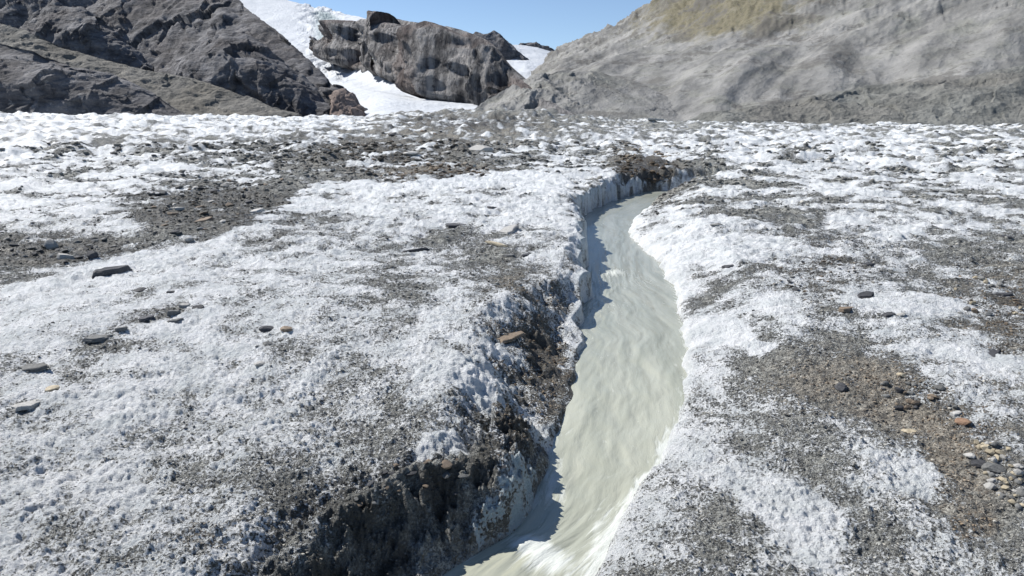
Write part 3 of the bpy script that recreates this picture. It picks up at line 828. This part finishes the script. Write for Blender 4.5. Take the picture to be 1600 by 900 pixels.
# big scree slope on the right
def scree_disp(P, t):
    # gullies run down and to the left
    q = P.copy()
    c, s_ = math.cos(0.45), math.sin(0.45)
    u = P[..., 0] * c - P[..., 2] * s_ * 1.5
    q2 = P[..., 2] - .5 * P[..., 0]
    a = 5.0 * perlin2(q2 / 16, P[..., 1] / 120, 161) + 2.4 * perlin2(q2 / 6, P[..., 1] / 70, 163) - 1.0 * np.abs(perlin2(q2 / 3.5, P[..., 1] / 40, 164))
    b = 3.5 * fbm3(P, 80, 4, 165, .45) + 0.35 * fbm3(P, 9, 4, 167, .55, True) + (4.0 * fbm3(P, 26, 5, 168, .6, True) + 2.2 * facet3(P, 22, 169)) * sstep(1.4, 3, t)
    return (a + b) * sstep(0.0, 0.3, t)
SX = [780, 880, 940, 1000, 1040, 1100, 1200, 1400, 1600, 2100]
scree = loft('scree_slope', [
    list(zip(SX, [190, 192, 194, 196, 198, 200, 202, 205, 208, 208], [195, 188, 182, 178, 175, 172, 168, 160, 150, 130])),
    list(zip(SX, [185, 150, 145, 140, 135, 130, 125, 120, 115, 100], [230, 260, 262, 262, 262, 258, 250, 235, 215, 180])),
    list(zip(SX, [182, 105, 92, 80, 70, 60, 50, 30, 10, -30], [260, 420, 420, 410, 400, 380, 350, 310, 280, 240])),
    list(zip(SX, [180, 72, 50, 26, -2, -45, -110, -230, -340, -600], [290, 760, 740, 700, 660, 600, 520, 440, 380, 330])),
], None, step=2.0, rows=200, disp=scree_disp)
scree.data.materials.clear(); scree.data.materials.append(M_slope)
co = np.empty(len(scree.data.vertices) * 3, np.float32); scree.data.vertices.foreach_get('co', co); co = co.reshape(-1, 3)
spx, spy = proj(co[:, 0], co[:, 1], co[:, 2])
attr(scree.data, 'ochre', np.clip(1.25 - np.abs(spx - 1120) / 190, 0, 1) * sstep(95, 30, spy) + sstep(1020, 1080, spx) * sstep(20, -60, spy) * .6 * sstep(1420, 1250, spx))

# moraine ridge at the right foot of the slope
MX = [1050, 1130, 1200, 1280, 1350, 1420, 1500, 1600, 2000]
loft('moraine_ridge', [
    list(zip(MX, [200, 202, 203, 204, 206, 207, 208, 210, 214], [140, 139, 138, 136, 134, 132, 130, 126, 110])),
    list(zip(MX, [199, 186, 180, 172, 168, 162, 156, 148, 120], [146, 147, 147, 148, 148, 146, 145, 142, 128])),
    list(zip(MX, [197, 172, 162, 150, 136, 132, 122, 102, 60], [154, 157, 158, 161, 164, 164, 162, 158, 145])),
], M_mor, step=1.2, rows=140, disp=rockdisp(6.5, 22, 173, (1.3, 1.3, 1), .5, 6, .5, 300, .25))

# ------------------------------------------------------------------ placing things on the ice
def hits(px, py, lift=0.0):
    """where rays through photograph positions meet the glacier surface"""
    px = np.atleast_1d(np.asarray(px, float)); py = np.atleast_1d(np.asarray(py, float))
    ax, az = ray(px, py)
    ys = 2.5 * 1.012 ** np.arange(330)
    res = np.full((len(px), 3), np.nan)
    Y = ys[None, :] * np.ones((len(px), 1)); X = ax[:, None] * Y; Z = CAM_Z + az[:, None] * Y
    H = surface(X.ravel(), Y.ravel(), False).reshape(X.shape)
    below = Z < H
    for i in range(len(px)):
        k = np.argmax(below[i])
        if not below[i, k] or k == 0: continue
        a = Z[i, k - 1] - H[i, k - 1]; b = Z[i, k] - H[i, k]
        f = a / (a - b)
        y = Y[i, k - 1] + f * (Y[i, k] - Y[i, k - 1])
        res[i] = (ax[i] * y, y, 0)
    ok = ~np.isnan(res[:, 0])
    res[ok, 2] = surface(res[ok, 0], res[ok, 1], False)
    return res

def slab_mesh(name, seed, L, W, T, rough=0.1, n=11, taper=0.0):
    """a broken flat stone: irregular outline, chipped edges, split layers"""
    rs = np.random.RandomState(seed)
    ang = np.sort(np.linspace(0, 2 * np.pi, n, endpoint=False) + rs.uniform(-.2, .2, n))
    rad = 1 + rs.uniform(-rough * 2, rough * 1.2, n)
    # superellipse outline -> more angular
    c, s_ = np.cos(ang), np.sin(ang)
    k = (np.abs(c) ** 3.2 + np.abs(s_) ** 3.2) ** (-1 / 3.2)
    bx, by = c * k * rad * L / 2, s_ * k * rad * W / 2
    by = by * (1 - taper * bx / (L / 2))
    levels = [(-.5, .88), (-.42, 1.0), (-.05, 1.0 + rs.uniform(-.03, .05)), (0.0, .95), (.38, .93), (.5, .82)]
    V = []
    for z, f in levels:
        V.append(np.stack([bx * f + rs.normal(0, .012 * L, n), by * f + rs.normal(0, .015 * W, n), np.full(n, z * T) + rs.normal(0, .05 * T, n)], 1))
    V = np.vstack(V)
    V = np.vstack([V, [[rs.normal(0, .05 * L), 0, -.5 * T]], [[rs.normal(0, .1 * L), 0, .53 * T]]])
    m = len(levels); fc = []
    for i in range(m - 1):
        for j in range(n):
            a, b = i * n + j, i * n + (j + 1) % n
            fc += [(a, b, b + n), (a, b + n, a + n)]
    for j in range(n):
        fc.append((m * n, (j + 1) % n, j)); fc.append((m * n + 1, (m - 1) * n + j, (m - 1) * n + (j + 1) % n))
    me = bpy.data.meshes.new(name)
    return fill_mesh(me, V, np.array(fc), smooth=False)

def ico(sub=1):
    import bmesh
    bm = bmesh.new(); bmesh.ops.create_icosphere(bm, subdivisions=sub, radius=1)
    V = np.array([v.co[:] for v in bm.verts]); Fc = np.array([[v.index for v in f.verts] for f in bm.faces]); bm.free()
    return V, Fc
ICO1 = ico(1); ICO2 = ico(2)
def stone_mesh(name, seed, L, W, T, sub=2):
    rs = np.random.RandomState(seed)
    V, Fc = (ICO2 if sub == 2 else ICO1)
    V = V.copy()
    for _ in range(9):                                  # planar fractures
        nrm = rs.normal(size=3); nrm /= np.linalg.norm(nrm); d = rs.uniform(.55, .85)
        ex = np.maximum(V @ nrm - d, 0)
        V -= ex[:, None] * nrm
    V += rs.normal(0, .02, V.shape)
    V *= np.array([L, W, T]) / 2 / .85
    me = bpy.data.meshes.new(name)
    return fill_mesh(me, V, Fc, smooth=False)

MS = dict(
    dark=mat_stone('dark_slate', (0.035, 0.036, 0.04), (0.085, 0.085, 0.09)),
    grey=mat_stone('grey_schist', (0.11, 0.11, 0.107), (0.21, 0.21, 0.20)),
    pale=mat_stone('pale_gneiss', (0.28, 0.275, 0.255), (0.46, 0.445, 0.42)),
    tan=mat_stone('tan_stone', (0.30, 0.25, 0.17), (0.48, 0.42, 0.31)),
    brown=mat_stone('brown_stone', (0.13, 0.10, 0.075), (0.23, 0.18, 0.13)),
    rust=mat_stone('rusty_stone', (0.17, 0.10, 0.065), (0.26, 0.17, 0.11)),
)
G_SLAB = 'stones lying loose on the glacier ice'
# px, py, width px, height px, tilt in the picture (deg, up to the right), thickness share, kind, material, label
BIG = [
    (175, 420, 64, 14, 20, .8, 'bar', 'dark', 'long black plank-shaped slate lying tilted on the white ice rim at left'),
    (101, 396, 32, 17, 0, .5, 'slab', 'pale', 'flat white-topped rock in the grey hollow left of the long black slate'),
    (79, 381, 18, 17, 0, .9, 'stone', 'pale', 'blocky pale stone just behind the flat white-topped rock'),
    (144, 398, 14, 13, 0, .9, 'stone', 'dark', 'round black stone between the white-topped rock and the black plank-shaped slate'),
    (650, 389, 44, 9, 3, .6, 'bar', 'dark', 'black straight bar of slate lying level on clean ice left of the stream'),
    (713, 348, 38, 8, 8, .4, 'slab', 'dark', 'thin dark slab behind the straight black bar, pointing up to the right'),
    (770, 323, 18, 7, 8, .5, 'slab', 'dark', 'small black slab lying farthest back on the ice left of the stream bend'),
    (794, 355, 26, 13, 25, .35, 'slab', 'pale', 'pale leaf-shaped slab tilted up to the right near the stream bend'),
    (776, 380, 38, 8, -8, .5, 'bar', 'tan', 'narrow tan slab lying in front of the pale leaf-shaped slab'),
    (797, 396, 22, 13, 0, .3, 'slab', 'grey', 'flat grey stone sunk in dirt in front of the narrow tan slab'),
    (823, 396, 14, 6, 20, .5, 'slab', 'dark', 'tiny dark splinter right of the flat grey stone'),
    (795, 524, 40, 12, 28, .4, 'slab', 'brown', 'brown slab wedged in the muddy bank at the middle of the picture'),
    (154, 525, 42, 14, 4, .4, 'slab', 'grey', 'broad grey slab casting a dark shadow on the muddy strip at left'),
    (229, 495, 24, 10, 22, .5, 'slab', 'dark', 'dark wedge slab up the muddy strip from the broad grey slab'),
    (190, 512, 22, 9, 15, .5, 'slab', 'grey', 'small grey slab touching the right end of the broad grey slab'),
    (52, 572, 44, 13, 6, .4, 'slab', 'grey', 'long grey slab near the left edge below the muddy strip'),
    (80, 604, 20, 12, 35, .5, 'stone', 'tan', 'small buff stone between the two long slabs at the left edge'),
    (45, 629, 44, 14, 24, .4, 'slab', 'pale', 'pale pointed slab, the lowest stone at the left edge'),
    (272, 486, 22, 12, 10, .6, 'slab', 'grey', 'grey layered stone at the upper end of the muddy strip'),
    (289, 475, 22, 9, 5, .5, 'slab', 'pale', 'pale slab at the top of the cluster ending the muddy strip'),
    (311, 478, 18, 9, 25, .6, 'slab', 'dark', 'dark stone at the right end of the cluster ending the muddy strip'),
    (274, 499, 24, 8, 18, .4, 'slab', 'grey', 'thin grey slab at the bottom of the cluster ending the muddy strip'),
    (216, 451, 20, 10, 8, .6, 'stone', 'dark', 'dark lone stone on clean ice below the black plank-shaped slate'),
    (268, 455, 16, 5, 10, .5, 'slab', 'dark', 'small dark flake on clean ice above the stone cluster at left'),
    (418, 511, 22, 11, 5, .7, 'stone', 'dark', 'dark left stone of the close pair left of centre'),
    (447, 512, 20, 12, 0, .7, 'stone', 'brown', 'brown right stone of the close pair left of centre'),
    (417, 535, 15, 11, 20, .6, 'stone', 'grey', 'grey pebble below the close pair left of centre'),
    (406, 567, 15, 10, 0, .6, 'stone', 'pale', 'whitish pebble at the foot of the small mud patch left of centre'),
    (402, 328, 18, 12, 15, .6, 'slab', 'pale', 'pale stone on the edge of the debris band at upper left'),
    (277, 324, 24, 8, 0, .5, 'slab', 'pale', 'pale flat stone on top of the debris band at upper left'),
    (285, 347, 26, 8, 6, .4, 'slab', 'grey', 'grey flat slab below the pale one in the upper left debris band'),
    (296, 373, 14, 10, 0, .8, 'stone', 'pale', 'white block at the lower edge of the upper left debris band'),
    (320, 341, 20, 8, 20, .5, 'slab', 'brown', 'brown leaning slab inside the upper left debris band'),
    (643, 238, 24, 11, 0, .7, 'stone', 'pale', 'pale boulder with a dark shadow on the far debris field'),
    (752, 231, 34, 16, 0, .9, 'stone', 'pale', 'white cone of ice in the middle of the far debris field'),  # hump of ice, built with the pale stone mesh and material
    (1024, 188, 28, 6, 18, .5, 'slab', 'pale', 'pale wedge rock on the far skyline right of the mound'),
    (1468, 192, 11, 8, 0, .9, 'stone', 'dark', 'lone black boulder at the foot of the far moraine'),
    (1138, 415, 18, 6, 5, .5, 'slab', 'dark', 'small black slab on the muddy strip right of the stream'),
    (1355, 413, 20, 6, 5, .5, 'slab', 'dark', 'black sliver on clean ice at the middle of the right side'),
    (1352, 459, 22, 9, 30, .5, 'slab', 'dark', 'dark upright flake above the white ice patch at right'),
    (1322, 480, 22, 12, 15, .5, 'slab', 'brown', 'brown broken slab left of the white ice patch at right'),
    (1389, 490, 20, 7, 10, .5, 'slab', 'dark', 'dark slab in front of the white ice patch at right'),
    (1408, 490, 13, 7, 0, .6, 'stone', 'pale', 'pale stone touching the dark slab in front of the white ice patch'),
    (1570, 458, 24, 8, 14, .5, 'slab', 'dark', 'dark slab on brown gravel at the right edge'),
    (1569, 368, 16, 7, 5, .6, 'stone', 'dark', 'dark stone on the upper brown patch at the right edge'),
    (1119, 350, 16, 7, 0, .6, 'stone', 'grey', 'grey cobble on the ice knob behind the right bank'),
    (1313, 603, 18, 14, 20, .8, 'stone', 'dark', 'black lump alone in the brown mud at lower right'),
    (1420, 673, 18, 8, 0, .7, 'stone', 'tan', 'single tan pebble alone on smooth mud at lower right'),
    (1494, 646, 17, 9, 10, .6, 'slab', 'pale', 'cream flat stone beside the rusty stone at lower right'),
    (1504, 655, 22, 13, 0, .6, 'stone', 'rust', 'rusty orange stone on the grey gravel at lower right'),
    (1430, 892, 20, 11, -35, .4, 'slab', 'pale', 'pinkish pale flake at the bottom edge on the right'),
    (1530, 719, 24, 15, -15, .7, 'stone', 'dark', 'dark cobble at the left end of the pebble bank at lower right'),
    (1514, 710, 14, 10, -30, .7, 'stone', 'pale', 'cream pebble just behind the dark cobble of the pebble bank'),
    (1552, 729, 26, 15, -5, .7, 'stone', 'grey', 'grey cobble right of the dark cobble in the pebble bank'),
    (1551, 550, 16, 8, 35, .5, 'slab', 'dark', 'dark slanted splinter on the white patch at the right edge'),
    (1410, 585, 14, 10, 0, .7, 'stone', 'tan', 'yellowish stone at the upper end of the muddy gully on the right'),
]
bp = hits([b[0] for b in BIG], [b[1] + b[3] * 0.35 for b in BIG])
for k, (px, py, w, h, tilt, th, kd, mt, lab) in enumerate(BIG):
    x, y, z = bp[k]
    if math.isnan(x): print('no hit', lab); continue
    dist = math.sqrt(x * x + y * y + (z - CAM_Z) ** 2)
    s_px = dist / F * 1.0
    dep = math.atan2(CAM_Z - z, y)
    L = w * s_px
    # depth on the ground that gives the height in the picture
    Wd = max(h * s_px * 0.75 / max(math.sin(max(dep, 0.1)), 0.12), L * 0.22)
    Wd = min(Wd, L * (0.35 if kd == 'bar' else 0.85))
    T = h * s_px * th
    # its two ends on the level it lies on
    tl = R(tilt) * .85
    pa = []
    for sg in (-1, 1):
        ex, ez = ray(px + sg * w / 2 * .92, py + h * .3 - sg * math.tan(tl) * w / 2 * .92)
        yy = min((z - CAM_Z) / min(ez, -.004), y * 1.25) if dep > .05 else y
        pa.append((ex * yy, yy))
    L = min(max(math.dist(*pa), L * .8), 2.2 * L); rz = math.atan2(pa[1][1] - pa[0][1], pa[1][0] - pa[0][0])
    if kd == 'stone': L = w * s_px
    if kd != 'stone': Wd = min(Wd, L * (.22 if kd == 'bar' else .6))
    nm = 'slate_slab' if mt == 'dark' and kd != 'stone' else ('rock_slab' if kd != 'stone' else 'stone')
    if kd == 'bar': me = slab_mesh(nm, 100 + k, L, max(Wd, T * 1.2), T, .05, 12)
    elif kd == 'slab': me = slab_mesh(nm, 100 + k, L, Wd, T, .16, 10, .25)
    else: me = stone_mesh(nm, 100 + k, L, max(Wd, T), T)
    o = link(nm, me, MS[mt], label=lab, category='rock' if kd != 'stone' else 'stone')
    o.location = (x, y, z + T * 0.18)
    rs = random.Random(k)
    o.rotation_euler = (rs.uniform(-.12, .12), rs.uniform(-.12, .12), rz)

# fields of single stones, grouped: polygon box, count, size px, materials, label, group
FIELDS = [
    ([(1520, 690), (1600, 700), (1600, 800), (1550, 770)], 64, (6, 14), ['tan', 'pale', 'grey', 'tan'], 'pebble', 'small cream or tan pebble packed in the pebble bank at lower right', 'pebbles of the bank at lower right'),
    ([(1370, 600), (1480, 600), (1500, 640), (1400, 640)], 26, (6, 13), ['grey', 'dark', 'brown'], 'pebble', 'small grey or dark pebble at the head of the muddy gully on the right', 'pebbles at the head of the muddy gully'),
    ([(1480, 430), (1600, 440), (1600, 500), (1500, 500)], 26, (5, 10), ['brown', 'grey', 'tan'], 'pebble', 'small brownish pebble on the gravel patch at the right edge', 'pebbles on the right-edge gravel patch'),
    ([(200, 310), (420, 270), (480, 300), (330, 360), (240, 370)], 80, (6, 15), ['grey', 'dark', 'brown', 'pale'], 'rock_fragment', 'small rock fragment in the debris band at upper left', 'fragments in the upper left debris band'),
    ([(0, 365), (120, 370), (220, 380), (90, 415), (0, 400)], 30, (6, 13), ['grey', 'dark', 'grey'], 'rock_fragment', 'small grey rock fragment around the white-topped rock at left', 'fragments around the white-topped rock'),
    ([(450, 215), (680, 200), (780, 270), (520, 290)], 45, (7, 14), ['grey', 'brown', 'dark', 'pale'], 'rock_fragment', 'small rock fragment on the far debris field beyond the ice rim', 'fragments on the far debris field'),
    ([(1180, 400), (1320, 410), (1330, 480), (1250, 470)], 22, (5, 10), ['brown', 'grey', 'dark'], 'rock_fragment', 'small brown or dark fragment on the muddy spot right of the stream', 'fragments on the muddy spot right of the stream'),
    ([(600, 700), (820, 690), (760, 770), (520, 800)], 24, (8, 20), ['dark', 'brown', 'grey'], 'rock_fragment', 'dark wet fragment on the shaded mud slope above the lower stream', 'fragments on the shaded mud slope'),
]
import itertools
def in_poly(px, py, poly): return bool(inside(np.array([px]), np.array([py]), np.array(poly, float))[0])
protos = {}
for fi, (poly, cnt, (s0, s1), mats, nm, lab, grp) in enumerate(FIELDS):
    rs = random.Random(500 + fi)
    pts = []
    xs = [p[0] for p in poly]; ys = [p[1] for p in poly]
    while len(pts) < cnt:
        a, b = rs.uniform(min(xs), max(xs)), rs.uniform(min(ys), max(ys))
        if in_poly(a, b, poly): pts.append((a, b))
    hp = hits([p[0] for p in pts], [p[1] for p in pts])
    for (x, y, z) in hp:
        if math.isnan(x): continue
        mt = rs.choice(mats); v = rs.randrange(4)
        flat = nm == 'rock_fragment'
        key = (mt, v, flat)
        if key not in protos:
            me = stone_mesh(nm, 900 + len(protos), 1.0, rs.uniform(.6, .85), rs.uniform(.25, .4) if flat else rs.uniform(.5, .7), 2)
            me.materials.append(MS[mt]); protos[key] = me
        me = protos[key]
        o = bpy.data.objects.new(nm, me); COL.objects.link(o)
        dist = math.sqrt(x * x + y * y + (z - CAM_Z) ** 2)
        s_ = (s0 + (s1 - s0) * rs.random() ** 2) * dist / F
        o.scale = (s_, s_, s_)
        o.location = (x, y, z + s_ * (0.08 if flat else .17))
        o.rotation_euler = (rs.uniform(-.3, .3), rs.uniform(-.3, .3), rs.uniform(0, 6.28))
        o['label'] = lab; o['category'] = 'pebble' if nm == 'pebble' else 'rock fragment'; o['group'] = grp

# ------------------------------------------------------------------ gravel: uncountable grit on the dirty ice
def build_gravel():
    rs = np.random.RandomState(77)
    N = 150000
    px = rs.uniform(-120, 1720, N); dep = rs.uniform(0, 1, N)
    py = 195 + 760 * dep ** 1.45
    # approximate ground hit, then true height
    ax, az = ray(px, py)
    y = np.full(N, 10.0)
    for _ in range(40):
        y = np.clip(0.5 * y + 0.5 * (base_h(ax * y, y) - CAM_Z) / np.minimum(az, -1e-3), 2.5, 112)
    x = ax * y
    z, dirt, brown, wet, blue = surface(x, y)
    keep = (dirt > 0.38 + rs.uniform(-.2, .35, N)) & (z > water_z(y) + 0.05) & (blue < .2)
    x, y, z, dirt, brown, wet = [a[keep] for a in (x, y, z, dirt, brown, wet)]
    n = len(x); print('gravel', n)
    V0, F0 = ICO1
    variants = []
    for v in range(8):
        V = V0.copy()
        r2 = np.random.RandomState(v)
        for _ in range(7):
            nrm = r2.normal(size=3); nrm /= np.linalg.norm(nrm); d = r2.uniform(.5, .8)
            V -= np.maximum(V @ nrm - d, 0)[:, None] * nrm
        variants.append(V)
    variants = np.array(variants)
    size = (2.0 + 5.5 * rs.rand(n) ** 4) * (1 + 1.0 * sstep(15, 40, y)) / 2 * np.hypot(y, 3) / F
    size = np.minimum(size, .38)
    ang = rs.rand(n) * 6.28
    V = variants[rs.randint(0, 8, n)] * np.stack([size, size * rs.uniform(.55, .9, n), size * rs.uniform(.3, .65, n)], 1)[:, None, :]
    c, s_ = np.cos(ang)[:, None], np.sin(ang)[:, None]
    W = np.stack([V[..., 0] * c - V[..., 1] * s_ + x[:, None], V[..., 0] * s_ + V[..., 1] * c + y[:, None], V[..., 2] + (z + size * .15)[:, None]], -1)
    k = len(V0)
    Fc = (F0[None] + (np.arange(n) * k)[:, None, None]).reshape(-1, 3)
    me = bpy.data.meshes.new('gravel')
    fill_mesh(me, W.reshape(-1, 3), Fc, smooth=False)
    attr(me, 'tone', np.repeat(rs.rand(n), k)); attr(me, 'brown', np.repeat(brown, k)); attr(me, 'wet', np.repeat(wet, k))
    s = NT('gravel_grit')
    t = s.attr('tone')
    g = s.mix(s.rng(t, 0, 1), (0.07, 0.07, 0.066), (0.27, 0.265, 0.24))
    b = s.mix(s.rng(t, 0, 1), (0.075, 0.055, 0.04), (0.28, 0.22, 0.155))
    g = s.mix(s.rng(s.attr('brown'), .1, .9), g, b)
    g = s.mix(s.rng(t, .93, .96), g, (0.45, 0.43, 0.38))
    g = s.mix(s.attr('wet'), g, s.mix(1.0, g, (.5, .48, .45), 'MULTIPLY'))  # wet grit, carrying the hollow's painted shade too
    link('gravel', me, s.done(g, .8), kind='stuff', label='fine grey and brown gravel scattered over the dirty ice', category='gravel')
build_gravel()
